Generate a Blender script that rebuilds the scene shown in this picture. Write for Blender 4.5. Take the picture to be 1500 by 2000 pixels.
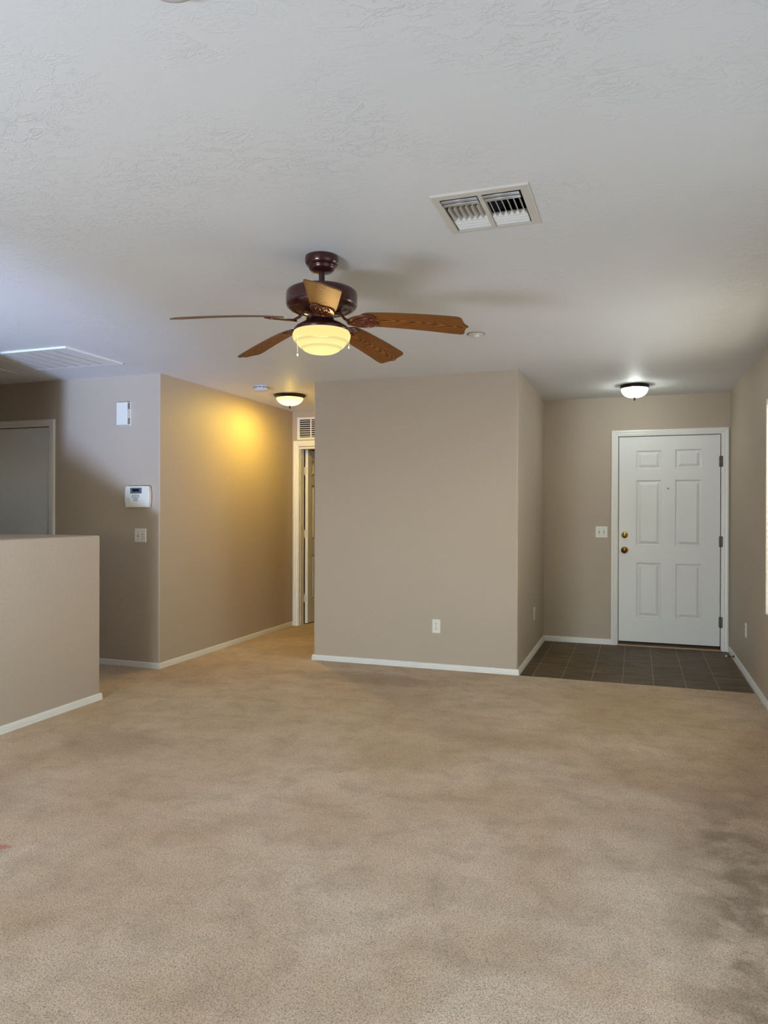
import bpy, bmesh, math, random
from mathutils import Vector, Matrix
PI = math.pi
random.seed(4)
SC = bpy.context.scene
COL = SC.collection
for o in list(bpy.data.objects):
    bpy.data.objects.remove(o)

# ------------------------------------------------------------------ key sizes (metres)
H = 2.44                                   # ceiling height
XA, YA, XB, YD, XD = -2.6805, 5.8217, -0.8958, 7.528, 0.8306
XE, YE, YF = -3.72, 5.0452, 7.4867
XH, YH, HH = -3.4954, 4.0828, 1.1325       # half-height partition
YR = -2.2                                  # rear wall, behind the viewer
XL = -7.0

# ------------------------------------------------------------------ camera
cam_d = bpy.data.cameras.new('camera'); cam = bpy.data.objects.new('camera', cam_d); COL.objects.link(cam)
cam_d.sensor_fit = 'VERTICAL'; cam_d.sensor_height = 36.0; cam_d.lens = 36.0 * 1416.81 / 2000
cam_d.clip_start = 0.02
yaw, pitch, roll = 0.33531, -0.0005, 0.0031
fw = Vector((-math.sin(yaw) * math.cos(pitch), math.cos(yaw) * math.cos(pitch), math.sin(pitch)))
rt = Vector((math.cos(yaw), math.sin(yaw), 0)); up = rt.cross(fw)
r2 = rt * math.cos(roll) + up * math.sin(roll); u2 = up * math.cos(roll) - rt * math.sin(roll)
M4 = Matrix((r2, u2, -fw)).transposed().to_4x4(); M4.translation = Vector((0, 0, 1.3022))
cam.matrix_world = M4
SC.camera = cam

# ------------------------------------------------------------------ world, colour, lights
SC.view_settings.view_transform = 'Standard'; SC.view_settings.look = 'None'
SC.view_settings.gamma = 1.0; SC.view_settings.use_curve_mapping = False
SC.view_settings.exposure = 0.0
w = bpy.data.worlds.new('sky'); SC.world = w; w.use_nodes = True
nt = w.node_tree; nt.nodes.clear()
sky = nt.nodes.new('ShaderNodeTexSky'); sky.sky_type = 'NISHITA'; sky.sun_disc = False; sky.sun_elevation = math.radians(50)
bg = nt.nodes.new('ShaderNodeBackground'); bg.inputs['Strength'].default_value = 1.7
wo = nt.nodes.new('ShaderNodeOutputWorld')
wm = nt.nodes.new('ShaderNodeMix'); wm.data_type = 'RGBA'; wm.blend_type = 'MULTIPLY'; wm.inputs[0].default_value = 1; wm.inputs[7].default_value = (1, .89, .69, 1)
nt.links.new(sky.outputs[0], wm.inputs[6]); nt.links.new(wm.outputs[2], bg.inputs[0]); nt.links.new(bg.outputs[0], wo.inputs[0])

def area(name, loc, target, sx, sy, watts, color, spread=PI):
    d = bpy.data.lights.new(name, 'AREA'); d.shape = 'RECTANGLE'; d.size = sx; d.size_y = sy
    d.energy = watts; d.color = color; d.spread = spread
    o = bpy.data.objects.new(name, d); COL.objects.link(o); o.location = loc
    o.rotation_euler = (Vector(target) - Vector(loc)).to_track_quat('-Z', 'Y').to_euler()
    return o
# light thrown up from the sunny patio through the glazed door behind the viewer
area('patio_bounce', (-2.2, -1.9, 0.28), (-3.0, 3, 2.5), 1.4, 0.5, 165, (.64, .79, 1.0))
# daylight through the blinds of the right-hand window, and through the clear window beside the viewer
area('window_daylight', (1.5, 4.7, 1.6), (0.8, 4.7, 1.2), 1.6, 1.6, 84, (.88, .93, 1.0))
area('side_window_daylight', (XD - .01, 1.9, 1.30), (-3.0, 2.6, 0.7), 1.6, 1.5, 9, (.7, .85, 1.0))
# cool glint: unseen spot added by the rear door, aimed at the upper left of the room
d_ = bpy.data.lights.new('glint_spot', 'SPOT'); d_.energy = 2150; d_.color = (.40, .57, 1.0); d_.spot_size = math.radians(42); d_.spot_blend = 1.0; d_.shadow_soft_size = .2
glint = bpy.data.objects.new('glint_spot', d_); COL.objects.link(glint); glint.location = (-2.1, -1.95, .25)
glint.rotation_euler = (Vector((-5.15, 4.9, 2.75)) - glint.location).to_track_quat('-Z', 'Y').to_euler()

# ------------------------------------------------------------------ materials
def srgb(r, g, b):
    return tuple((c / 255 / 12.92 if c / 255 <= .04045 else ((c / 255 + .055) / 1.055) ** 2.4) for c in (r, g, b)) + (1,)

class NT:
    def __init__(s, name):
        s.m = bpy.data.materials.new(name); s.m.use_nodes = True
        s.t = s.m.node_tree; s.b = s.t.nodes['Principled BSDF']; s.out = s.t.nodes['Material Output']
    def n(s, typ, **kw):
        x = s.t.nodes.new(typ)
        for k, v in kw.items():
            if k.startswith('i_'):
                x.inputs[k[2:].replace('_', ' ')].default_value = v
            else:
                setattr(x, k, v)
        return x
    def l(s, a, b): s.t.links.new(a, b)
    def ramp(s, src, stops, interp='LINEAR'):
        r = s.n('ShaderNodeValToRGB'); r.color_ramp.interpolation = interp
        el = r.color_ramp.elements
        while len(el) < len(stops): el.new(.5)
        for e, (p, c) in zip(el, stops):
            e.position = p; e.color = c if len(c) == 4 else (*c, 1)
        s.l(src, r.inputs[0]); return r.outputs[0]
    def noise(s, vec, scale, detail=2, rough=.5, dist=0):
        x = s.n('ShaderNodeTexNoise'); x.inputs['Scale'].default_value = scale; x.inputs['Detail'].default_value = detail
        x.inputs['Roughness'].default_value = rough; x.inputs['Distortion'].default_value = dist
        if vec is not None: s.l(vec, x.inputs['Vector'])
        return x.outputs['Fac']
    def math(s, op, a, b=None, clamp=False):
        x = s.n('ShaderNodeMath', operation=op); x.use_clamp = clamp
        for i, v in enumerate((a, b)):
            if v is None: continue
            if isinstance(v, (int, float)): x.inputs[i].default_value = v
            else: s.l(v, x.inputs[i])
        return x.outputs[0]
    def mix(s, fac, a, b, mode='MIX'):
        x = s.n('ShaderNodeMix', data_type='RGBA', blend_type=mode)
        for i, v in ((0, fac), (6, a), (7, b)):
            if isinstance(v, (int, float, tuple)): x.inputs[i].default_value = v
            else: s.l(v, x.inputs[i])
        return x.outputs[2]
    def pos(s): return s.n('ShaderNodeNewGeometry').outputs['Position']
    def objc(s): return s.n('ShaderNodeTexCoord').outputs['Object']
    def mapping(s, vec, scale=(1, 1, 1), loc=(0, 0, 0), rot=(0, 0, 0)):
        x = s.n('ShaderNodeMapping'); x.inputs['Scale'].default_value = scale; x.inputs['Location'].default_value = loc
        x.inputs['Rotation'].default_value = rot
        s.l(vec, x.inputs['Vector']); return x.outputs[0]
    def bump(s, h, strength, dist):
        x = s.n('ShaderNodeBump'); x.inputs['Strength'].default_value = strength; x.inputs['Distance'].default_value = dist
        s.l(h, x.inputs['Height']); s.l(x.outputs[0], s.b.inputs['Normal'])
    def set(s, color=None, rough=None, metal=None, spec=None, coat=None):
        if color is not None: s.b.inputs['Base Color'].default_value = color
        if rough is not None: s.b.inputs['Roughness'].default_value = rough
        if metal is not None: s.b.inputs['Metallic'].default_value = metal
        if spec is not None: s.b.inputs['Specular IOR Level'].default_value = spec
        if coat is not None: s.b.inputs['Coat Weight'].default_value = coat
        return s

def plain(name, color, rough=.5, metal=0, spec=.5, coat=0, wear=0.03):
    k = NT(name).set(color, rough, metal, spec, coat)
    f = k.noise(k.objc(), 9, 4)
    lo = tuple(c * (1 - wear) for c in color[:3]) + (1,)
    k.l(k.mix(f, lo, color), k.b.inputs['Base Color'])
    return k.m

def paint(name, color, rough, spec, amount):
    k = NT(name).set(color, rough, 0, spec)
    p = k.pos()
    a = k.noise(p, 55, 3, .55, .4)
    plate = k.ramp(a, [(.46, (0, 0, 0)), (.58, (1, 1, 1))])
    fine = k.noise(p, 210, 2)
    hgt = k.math('ADD', k.math('MULTIPLY', plate, .75), k.math('MULTIPLY', fine, .35))
    k.bump(hgt, amount, .0016)
    big = k.noise(p, 1.3, 3)
    k.l(k.mix(big, tuple(c * .97 for c in color[:3]) + (1,), color), k.b.inputs['Base Color'])
    return k.m

M = {}
M['wall'] = paint('taupe_wall_paint', srgb(182, 166, 147), .55, .35, .28)

# ceiling: white skip-trowel plaster, flat patches with thin raised lips
k = NT('white_skip_trowel_ceiling').set(srgb(224, 223, 221), .62, 0, .3)
p = k.pos()
wv = k.mapping(p, (.75, 1.25, 1), rot=(0, 0, -.3))
n1 = k.noise(wv, 11, 5, .6, .8)
plate = k.ramp(n1, [(.525, (0, 0, 0)), (.545, (1, 1, 1)), (.575, (.22, .22, .22)), (.75, (.12, .12, .12))])
n2 = k.noise(wv, 27, 4, .55, .9)
plate2 = k.ramp(n2, [(.565, (0, 0, 0)), (.585, (1, 1, 1)), (.62, (.2, .2, .2))])
area_m = k.ramp(k.noise(p, 2.2, 3), [(.44, (.08, .08, .08)), (.62, (1, 1, 1))])
hh_ = k.math('MULTIPLY', k.math('ADD', k.math('MULTIPLY', plate, .6), k.math('MULTIPLY', plate2, .5)), area_m)
k.bump(hh_, .58, .0034)
M['ceiling'] = k.m

# carpet: beige cut pile with lighter/darker nap patches, worn patches and a small red stain
k = NT('beige_cut_pile_carpet').set(srgb(190, 170, 143), .95, 0, .1)
p = k.pos()
tuft = k.n('ShaderNodeTexVoronoi', feature='F1'); tuft.inputs['Scale'].default_value = 240; tuft.inputs['Randomness'].default_value = 1
wob = k.noise(p, 60, 2)
pw = k.n('ShaderNodeVectorMath', operation='ADD')
k.l(p, pw.inputs[0])
sc_ = k.n('ShaderNodeVectorMath', operation='SCALE'); sc_.inputs['Scale'].default_value = .012
nz = k.n('ShaderNodeTexNoise'); nz.inputs['Scale'].default_value = 70; k.l(p, nz.inputs['Vector']); k.l(nz.outputs['Color'], sc_.inputs[0])
k.l(sc_.outputs[0], pw.inputs[1]); k.l(pw.outputs[0], tuft.inputs['Vector'])
gap = k.ramp(tuft.outputs['Distance'], [(.40, (1, 1, 1)), (1.0, (.1, .1, .1))])
speck = k.noise(p, 165, 4, .72)
mott = k.noise(p, 1.1, 5, .6, .4)
streak = k.noise(k.mapping(p, (.8, 3.0, 1), rot=(0, 0, .35)), 2.2, 4, .6)
base = k.mix(k.ramp(mott, [(.36, (0, 0, 0)), (.64, (1, 1, 1))]), srgb(219, 188, 152), srgb(243, 219, 189))
base = k.mix(k.math('MULTIPLY', k.ramp(streak, [(.45, (0, 0, 0)), (.7, (1, 1, 1))]), .30), base, srgb(198, 172, 138))
soil = k.noise(p, 5.5, 6, .68, .3)
base = k.mix(k.math('MULTIPLY', k.ramp(soil, [(.47, (0, 0, 0)), (.66, (1, 1, 1))]), .34), base, srgb(160, 136, 106))
base = k.mix(k.math('MULTIPLY', k.ramp(k.noise(p, 3.1, 5, .6), [(.5, (0, 0, 0)), (.7, (1, 1, 1))]), .14), base, srgb(232, 208, 186))
# crushed, soiled nap along the right side of the room
sx = k.n('ShaderNodeSeparateXYZ'); k.l(p, sx.inputs[0])
side = k.math('MULTIPLY', k.math('SUBTRACT', sx.outputs[0], .08), 2.4, True)
along = k.ramp(k.math('MULTIPLY', sx.outputs[1], .1), [(.14, (1, 1, 1)), (.31, (1, 1, 1)), (.36, (.45, .45, .45)), (.50, (0, 0, 0))])
blot = k.ramp(k.noise(p, 3.2, 6, .66, .3), [(.38, (0, 0, 0)), (.56, (1, 1, 1))])
worn = k.math('MULTIPLY', k.math('MULTIPLY', k.ramp(side, [(0, (0, 0, 0)), (.5, (1, 1, 1))]), along), blot)
base = k.mix(k.math('MULTIPLY', worn, .9), base, srgb(150, 127, 100))
# nap marks by the half-height partition and before the hall
def spot(cx, cy, rx, ry, amp, col, base):
    dx = k.math('MULTIPLY', k.math('SUBTRACT', sx.outputs[0], cx), 1 / rx)
    dy = k.math('MULTIPLY', k.math('SUBTRACT', sx.outputs[1], cy), 1 / ry)
    d = k.math('ADD', k.math('MULTIPLY', dx, dx), k.math('MULTIPLY', dy, dy))
    d = k.math('ADD', d, k.math('MULTIPLY', k.math('SUBTRACT', k.noise(p, 5, 5, .65), .5), 2.4))
    f = k.math('MULTIPLY', k.ramp(d, [(.2, (1, 1, 1)), (1.0, (0, 0, 0))]), amp)
    return k.mix(f, base, col)
base = spot(-2.75, 3.35, .42, .28, .45, srgb(176, 151, 118), base)
base = spot(-2.9, 2.55, .35, .22, .35, srgb(176, 151, 118), base)
base = spot(-2.0, 5.3, .8, .22, .5, srgb(174, 150, 117), base)
dx = k.math('MULTIPLY', k.math('SUBTRACT', sx.outputs[0], -2.34), 14)
dy = k.math('MULTIPLY', k.math('SUBTRACT', k.math('SUBTRACT', sx.outputs[1], 2.155), k.math('MULTIPLY', k.math('SUBTRACT', sx.outputs[0], -2.34), .35)), 36)
rd = k.math('ADD', k.math('MULTIPLY', dx, dx), k.math('MULTIPLY', dy, dy))
rd = k.math('ADD', rd, k.math('MULTIPLY', k.math('SUBTRACT', speck, .5), 3))
base = k.mix(k.math('MULTIPLY', k.ramp(rd, [(.35, (1, 1, 1)), (1.0, (0, 0, 0))]), .7), base, srgb(212, 104, 104))
dark = k.mix(.66, base, srgb(84, 68, 50))
tex = k.math('MULTIPLY', gap, k.ramp(speck, [(.33, (0, 0, 0)), (.50, (1, 1, 1))]))
k.l(k.mix(tex, dark, base), k.b.inputs['Base Color'])
k.bump(k.math('ADD', gap, k.math('MULTIPLY', speck, .8)), .7, .005)
k.b.inputs['Sheen Weight'].default_value = .15
M['carpet'] = k.m

# entry tile: dark brown planks running front to back, thin pale grout
k = NT('brown_plank_tile').set(srgb(96, 84, 72), .5, 0, .22)
p = k.pos(); sx = k.n('ShaderNodeSeparateXYZ'); k.l(p, sx.inputs[0])
u = k.math('MULTIPLY', k.math('ADD', sx.outputs[0], .787), 1 / .2285)
fr = k.math('FRACT', k.math('ADD', u, 20.5)); g = k.math('ABSOLUTE', k.math('SUBTRACT', fr, .5))
gr = k.ramp(g, [(.010, (1, 1, 1)), (.016, (0, 0, 0))])
idx = k.math('FLOOR', k.math('ADD', u, 20))
wn = k.n('ShaderNodeTexWhiteNoise', noise_dimensions='1D'); k.l(idx, wn.inputs['W'])
vein = k.noise(k.mapping(p, (1.0, 4.5, 1)), 4, 7, .7, .9)
cl = k.mix(k.ramp(vein, [(.3, (0, 0, 0)), (.7, (1, 1, 1))]), srgb(60, 46, 32), srgb(134, 114, 88))
cl = k.mix(k.math('MULTIPLY', wn.outputs['Value'], .35), cl, srgb(76, 62, 47))
k.l(k.mix(gr, cl, srgb(150, 134, 110)), k.b.inputs['Base Color'])
k.bump(k.math('ADD', k.math('MULTIPLY', gr, -1), k.math('MULTIPLY', vein, .3)), .5, .002)
M['tile'] = k.m

M['trim'] = plain('white_gloss_trim', srgb(230, 226, 218), .35, 0, .5)
# door skin: white with faint embossed grain
k = NT('white_door_paint').set(srgb(228, 226, 221), .4, 0, .45)
gnz = k.noise(k.mapping(k.objc(), (90, 90, 3)), 2, 3)
k.bump(gnz, .12, .001)
M['door'] = k.m
M['flat_door'] = plain('white_flat_door_paint', srgb(228, 228, 226), .5)
M['plastic'] = plain('white_plastic', srgb(224, 219, 206), .4)
M['grey_plastic'] = plain('white_grey_plastic', srgb(205, 205, 208), .45)
M['dark'] = plain('black_cavity', (.008, .008, .008, 1), .9, 0, .1)
M['slot'] = plain('dark_slot', (.02, .018, .016, 1), .7, 0, .2)
M['display'] = plain('slate_display_bezel', srgb(88, 98, 106), .4)
M['lcd'] = plain('black_lcd', (.01, .014, .014, 1), .15)
M['key'] = plain('grey_keys', srgb(120, 124, 126), .5)
M['brass'] = plain('polished_brass', srgb(226, 190, 110), .16, 1)
M['aged_brass'] = plain('aged_brass', srgb(176, 122, 52), .22, 1)
M['hinge'] = plain('dull_steel_hinge', srgb(104, 98, 90), .45, .7)
M['vent'] = plain('off_white_vent_enamel', srgb(212, 206, 194), .42)
M['vent_lit'] = plain('lit_vent_enamel', srgb(232, 230, 224), .38)  # lighter copy of the vent enamel, lit look put into the colour
M['vent_metal'] = plain('bare_damper_metal', srgb(196, 196, 196), .3, .5)
M['duct'] = plain('dark_vent_shade', (.012, .012, .012, 1), .7)  # near-black colour holds the shade inside the vents
M['bronze'] = plain('oil_rubbed_bronze', (.022, .015, .011, 1), .32, .6)
M['mahogany'] = plain('dark_red_brown_metal', (.060, .012, .008, 1), .28, .35, .5, .5, .25)
M['iron'] = plain('copper_brown_blade_iron', (.20, .055, .025, 1), .24, .5, .5, .4, .3)
M['threshold'] = plain('bronze_threshold', srgb(96, 72, 48), .35, .7)
M['tan'] = plain('tan_threshold_edge', srgb(164, 138, 106), .5)
M['ring'] = plain('dark_brown_ring', (.045, .022, .012, 1), .35, .4)
M['chain'] = plain('pale_chain', srgb(238, 232, 214), .35, .2)
M['rubber'] = plain('white_rubber_tip', srgb(226, 218, 200), .6)
M['spring'] = plain('dark_spring_steel', srgb(70, 52, 40), .35, .8)
M['vinyl'] = plain('white_vinyl_frame', srgb(236, 236, 232), .4)

# oak blades with cathedral grain (x runs along the blade)
k = NT('oak_fan_blade').set(srgb(168, 112, 52), .55, 0, .28)
o_ = k.objc()
oi = k.n('ShaderNodeObjectInfo')
rv = k.n('ShaderNodeCombineXYZ'); k.l(k.math('MULTIPLY', oi.outputs['Random'], 3.7), rv.inputs[0])
ad = k.n('ShaderNodeVectorMath', operation='ADD'); k.l(o_, ad.inputs[0]); k.l(rv.outputs[0], ad.inputs[1])
so = k.n('ShaderNodeSeparateXYZ'); k.l(o_, so.inputs[0])
warp = k.noise(k.mapping(ad.outputs[0], (5, 18, 1)), 1.0, 3)
xx = k.math('ADD', k.math('MULTIPLY', so.outputs[0], 1.0), k.math('MULTIPLY', warp, .22))
yy = k.math('ADD', so.outputs[1], k.math('MULTIPLY', k.math('SUBTRACT', warp, .5), .02))
par = k.math('ADD', xx, k.math('MULTIPLY', k.math('MULTIPLY', yy, yy), 150))
gw = k.math('SINE', k.math('MULTIPLY', par, 118))
fine = k.noise(k.mapping(ad.outputs[0], (14, 420, 1)), 1, 3)
gg = k.math('ADD', k.math('MULTIPLY', gw, .32), k.math('MULTIPLY', fine, .9))
ck = k.ramp(gg, [(.12, srgb(70, 36, 10)), (.36, srgb(124, 74, 28)), (.85, srgb(152, 98, 42))])
k.l(ck, k.b.inputs['Base Color'])
M['oak'] = k.m
M['oak_edge'] = plain('brown_blade_edge', srgb(104, 72, 44), .5)

def lampglass(name, col_edge, col_mid, s_edge, s_mid, rad, trans, bands=False):
    k = NT(name); k.t.nodes.remove(k.b)
    so = k.n('ShaderNodeSeparateXYZ'); k.l(k.objc(), so.inputs[0])
    rr = k.math('SQRT', k.math('ADD', k.math('POWER', so.outputs[0], 2), k.math('POWER', so.outputs[1], 2)))
    f = k.ramp(k.math('MULTIPLY', rr, 1 / rad), [(.15, (0, 0, 0)), (1, (1, 1, 1))])
    if bands:
        bd = k.ramp(k.math('MULTIPLY', rr, 1 / rad), [(0, (1, 1, 1)), (.60, (1, 1, 1)), (.68, (.70, .70, .70)), (.74, (1, 1, 1)), (.84, (.95, .95, .95)), (.895, (.70, .70, .70)), (.94, (1, 1, 1)), (1, (.96, .96, .96))])
    em = k.n('ShaderNodeEmission')
    k.l(k.mix(f, col_mid, col_edge), em.inputs[0])
    st = k.math('ADD', s_mid, k.math('MULTIPLY', f, s_edge - s_mid))
    if bands: st = k.math('MULTIPLY', st, bd)
    k.l(st, em.inputs[1])
    tr = k.n('ShaderNodeBsdfTransparent'); mx = k.n('ShaderNodeMixShader'); ft = k.ramp(k.math('MULTIPLY', rr, 1 / rad), [(.40, (0, 0, 0)), (.80, (1, 1, 1))])
    k.l(k.math('SUBTRACT', trans[0], k.math('MULTIPLY', ft, trans[0] - trans[1])), mx.inputs[0])
    k.l(em.outputs[0], mx.inputs[1]); k.l(tr.outputs[0], mx.inputs[2]); k.l(mx.outputs[0], k.out.inputs[0])
    return k.m
M['bowl_fan'] = lampglass('warm_lit_ribbed_glass', (1.0, .84, .33, 1), (1.0, .88, .37, 1), 1.08, 1.2, .13, (.20, .05), True)
M['bowl_hall'] = lampglass('warm_lit_bowl_glass', (1.0, .78, .33, 1), (1.0, .9, .62, 1), 1.5, 3.4, .14, (.85, .03))
M['bowl_entry'] = lampglass('cool_lit_bowl_glass', (.9, 1.0, .97, 1), (.95, 1.0, .99, 1), 1.8, 2.2, .12, (.6, .3))
k = NT('clear_window_glass').set((1, 1, 1, 1), 0.0)
k.t.nodes.remove(k.b)
tr = k.n('ShaderNodeBsdfTransparent'); gl = k.n('ShaderNodeBsdfGlossy'); gl.inputs['Roughness'].default_value = .02
mx = k.n('ShaderNodeMixShader'); mx.inputs[0].default_value = .06
k.l(tr.outputs[0], mx.inputs[1]); k.l(gl.outputs[0], mx.inputs[2]); k.l(mx.outputs[0], k.out.inputs[0])
M['glass'] = k.m
k = NT('white_blind_slat'); k.set(srgb(238, 234, 222), .5)
tl = k.n('ShaderNodeBsdfTranslucent'); tl.inputs[0].default_value = srgb(240, 236, 222)
mx = k.n('ShaderNodeMixShader'); mx.inputs[0].default_value = .65
k.l(k.b.outputs[0], mx.inputs[1]); k.l(tl.outputs[0], mx.inputs[2]); k.l(mx.outputs[0], k.out.inputs[0])
M['slat'] = k.m

# ------------------------------------------------------------------ mesh helpers
class MB:
    def __init__(s): s.v = []; s.f = []; s.mi = []; s.sm = []
    def add(s, verts, faces, mi=0, smooth=False):
        b = len(s.v); s.v += [tuple(x) for x in verts]
        for f in faces: s.f.append([b + i for i in f]); s.mi.append(mi); s.sm.append(smooth)
        return s
    def box(s, x0, x1, y0, y1, z0, z1, mi=0, T=None):
        if x0 > x1: x0, x1 = x1, x0
        if y0 > y1: y0, y1 = y1, y0
        if z0 > z1: z0, z1 = z1, z0
        v = [Vector((x, y, z)) for z in (z0, z1) for y in (y0, y1) for x in (x0, x1)]
        if T is not None: v = [T @ q for q in v]
        return s.add(v, [(0, 2, 3, 1), (4, 5, 7, 6), (0, 1, 5, 4), (2, 6, 7, 3), (0, 4, 6, 2), (1, 3, 7, 5)], mi)
    def lathe(s, prof, c=(0, 0, 0), seg=48, mi=0, axis='Z', smooth=True):
        n = len(prof); vs = []; fs = []
        for i in range(seg):
            a = 2 * PI * i / seg
            for r, z in prof:
                q = (r * math.cos(a), r * math.sin(a), z)
                if axis == 'Y': q = (q[0], q[2], q[1])
                if axis == 'X': q = (q[2], q[0], q[1])
                vs.append((c[0] + q[0], c[1] + q[1], c[2] + q[2]))
        for i in range(seg):
            j = (i + 1) % seg
            for t in range(n - 1): fs.append((i * n + t, j * n + t, j * n + t + 1, i * n + t + 1))
        return s.add(vs, fs, mi, smooth)
    def tube(s, pts, r, seg=8, mi=0, closed=False, flat=1.0):
        pts = [Vector(q) for q in pts]; n = len(pts); vs = []; fs = []
        for i, q in enumerate(pts):
            a = pts[(i - 1) % n] if (closed or i > 0) else q
            b = pts[(i + 1) % n] if (closed or i < n - 1) else q
            t = (b - a).normalized()
            ref = Vector((0, 0, 1)) if abs(t.z) < .9 else Vector((1, 0, 0))
            e1 = t.cross(ref).normalized(); e2 = e1.cross(t).normalized()
            rr = r[i] if isinstance(r, (list, tuple)) else r
            for m in range(seg):
                an = 2 * PI * m / seg
                vs.append(q + e1 * rr * math.cos(an) + e2 * rr * flat * math.sin(an))
        for i in range(n if closed else n - 1):
            j = (i + 1) % n
            for m in range(seg):
                mm = (m + 1) % seg
                fs.append((i * seg + m, i * seg + mm, j * seg + mm, j * seg + m))
        if not closed:
            fs.append(tuple(range(seg))[::-1]); fs.append(tuple((n - 1) * seg + m for m in range(seg)))
        return s.add(vs, fs, mi, True)
    def prism(s, poly, z0, z1, mi=0, side_mi=None, T=None):
        n = len(poly)
        v = [Vector((x, y, z0)) for x, y in poly] + [Vector((x, y, z1)) for x, y in poly]
        if T is not None: v = [T @ q for q in v]
        s.add(v, [tuple(range(n))[::-1], tuple(range(n, 2 * n))], mi)
        b = len(s.v) - 2 * n
        for i in range(n):
            j = (i + 1) % n
            s.f.append([b + i, b + j, b + n + j, b + n + i]); s.mi.append(mi if side_mi is None else side_mi); s.sm.append(False)
        return s
    def build(s, name, mats, parent=None, bevel=0, bseg=2, origin=None, edges=None):
        me = bpy.data.meshes.new(name)
        o0 = Vector(origin) if origin is not None else Vector((0, 0, 0))
        me.from_pydata([Vector(q) - o0 for q in s.v], [], s.f)
        if not isinstance(mats, (list, tuple)): mats = [mats]
        for m in mats: me.materials.append(m)
        for pl, mi, sm in zip(me.polygons, s.mi, s.sm): pl.material_index = mi; pl.use_smooth = sm
        bm = bmesh.new(); bm.from_mesh(me)
        bmesh.ops.recalc_face_normals(bm, faces=bm.faces)
        if bevel:
            es = [e for e in bm.edges if len(e.link_faces) == 2 and e.calc_face_angle(0) > .5]
            if edges: es = [e for e in es if edges(e)]
            bmesh.ops.bevel(bm, geom=es, offset=bevel, segments=bseg, profile=.5, affect='EDGES', clamp_overlap=True)
        bm.to_mesh(me); bm.free()
        o = bpy.data.objects.new(name, me); COL.objects.link(o); o.location = o0
        if parent is not None:
            o.parent = parent
            o.matrix_parent_inverse = Matrix()
        return o

def tag(o, label=None, cat=None, group=None, kind=None):
    if label: o['label'] = label
    if cat: o['category'] = cat
    if group: o['group'] = group
    if kind: o['kind'] = kind
    return o
def thing(name, loc, label, cat, group=None, kind=None, rotz=0):
    o = bpy.data.objects.new(name, None); COL.objects.link(o); o.location = loc; o.rotation_euler = (0, 0, rotz)
    o.empty_display_size = .05
    return tag(o, label, cat, group, kind)
def struct(o, label, cat): return tag(o, label, cat, None, 'structure')
def copy_tree(o, parent=None):
    c = o.copy(); COL.objects.link(c)
    if parent is not None: c.parent = parent
    for ch in list(o.children): copy_tree(ch, c)
    return c

def grid_slab(mb, a0, a1, b0, b1, holes, put):
    """rectangle a0..a1 x b0..b1 with rectangular holes; put(a0,a1,b0,b1) adds one solid piece"""
    A = sorted({a0, a1, *[h[0] for h in holes], *[h[1] for h in holes]})
    for i in range(len(A) - 1):
        m = (A[i] + A[i + 1]) / 2
        cuts = sorted([(h[2], h[3]) for h in holes if h[0] < m < h[1]]); y = b0
        for c0, c1 in cuts:
            if c0 > y: put(A[i], A[i + 1], y, c0)
            y = c1
        if y < b1: put(A[i], A[i + 1], y, b1)

# ------------------------------------------------------------------ the room shell
VX0, VX1, VY0, VY1 = -.683, -.389, 2.558, 2.866       # supply register opening
GX0, GX1, GY0, GY1 = -4.79, -3.775, 4.05, 4.565       # return grille opening
mb = MB(); grid_slab(mb, XL - .2, XD + .2, YR - .2, 9.6, [(VX0, VX1, VY0, VY1), (GX0, GX1, GY0, GY1)],
                     lambda a, b, c, d: mb.box(a, b, c, d, H, H + .14))
struct(mb.build('ceiling', M['ceiling']), 'white textured ceiling over the whole room', 'ceiling')

TZ = -.008
mb = MB(); grid_slab(mb, XL - .2, XD + .2, YR - .2, 9.6, [(XB, XD + .2, 5.815, 9.6)], lambda a, b, c, d: mb.box(a, b, c, d, -.12, 0))
struct(mb.build('floor', M['carpet']), 'beige carpet covering the living room and hall floor', 'floor')
mb = MB(); mb.box(XB, XD + .2, 5.815, 9.6, -.12, TZ)
struct(mb.build('floor_entry', M['tile']), 'dark brown tiled floor in front of the front door', 'floor')

vert = lambda pts: (lambda e: abs(e.verts[0].co.z - e.verts[1].co.z) > .5 and any(abs(e.verts[0].co.x - x) < 1e-3 and abs(e.verts[0].co.y - y) < 1e-3 for x, y in pts))
mb = MB(); mb.box(XA, XB, YA, 7.66, -.05, H + .05)
struct(mb.build('wall_center', M['wall'], bevel=.012, bseg=4, edges=vert([(XA, YA), (XB, YA)])), 'taupe wall block standing between the hall and the entry', 'wall')

D3X0, D3X1, D3Z = -5.63, -4.868, 2.04
mb = MB(); grid_slab(mb, XL, XE - .12, -.05, H + .05, [(D3X0, D3X1, -.05, D3Z)], lambda a, b, c, d: mb.box(a, b, YE, YE + .12, c, d))
struct(mb.build('wall_front', M['wall']), 'taupe wall behind the half-height partition, with keypad and switch', 'wall')
mb = MB(); mb.box(XE - .12, XE, YE, 7.66, -.05, H + .05)
struct(mb.build('wall_hall', M['wall'], bevel=.012, bseg=4, edges=vert([(XE, YE)])), 'taupe left wall of the hall glowing warm under the hall lamp', 'wall')
D2X0, D2X1, D2Z = -3.644, -2.85, 2.03
mb = MB(); grid_slab(mb, XE, XA + .05, -.05, H + .05, [(D2X0, D2X1, -.05, D2Z)], lambda a, b, c, d: mb.box(a, b, YF, YF + .12, c, d))
struct(mb.build('wall_hall_end', M['wall']), 'taupe end wall of the hall around the open door', 'wall')
D1X0, D1X1, D1Z = -.178, .760, 2.052
mb = MB(); grid_slab(mb, XB, XD, -.05, H + .05, [(D1X0, D1X1, -.05, D1Z)], lambda a, b, c, d: mb.box(a, b, YD, YD + .13, c, d))
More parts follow.
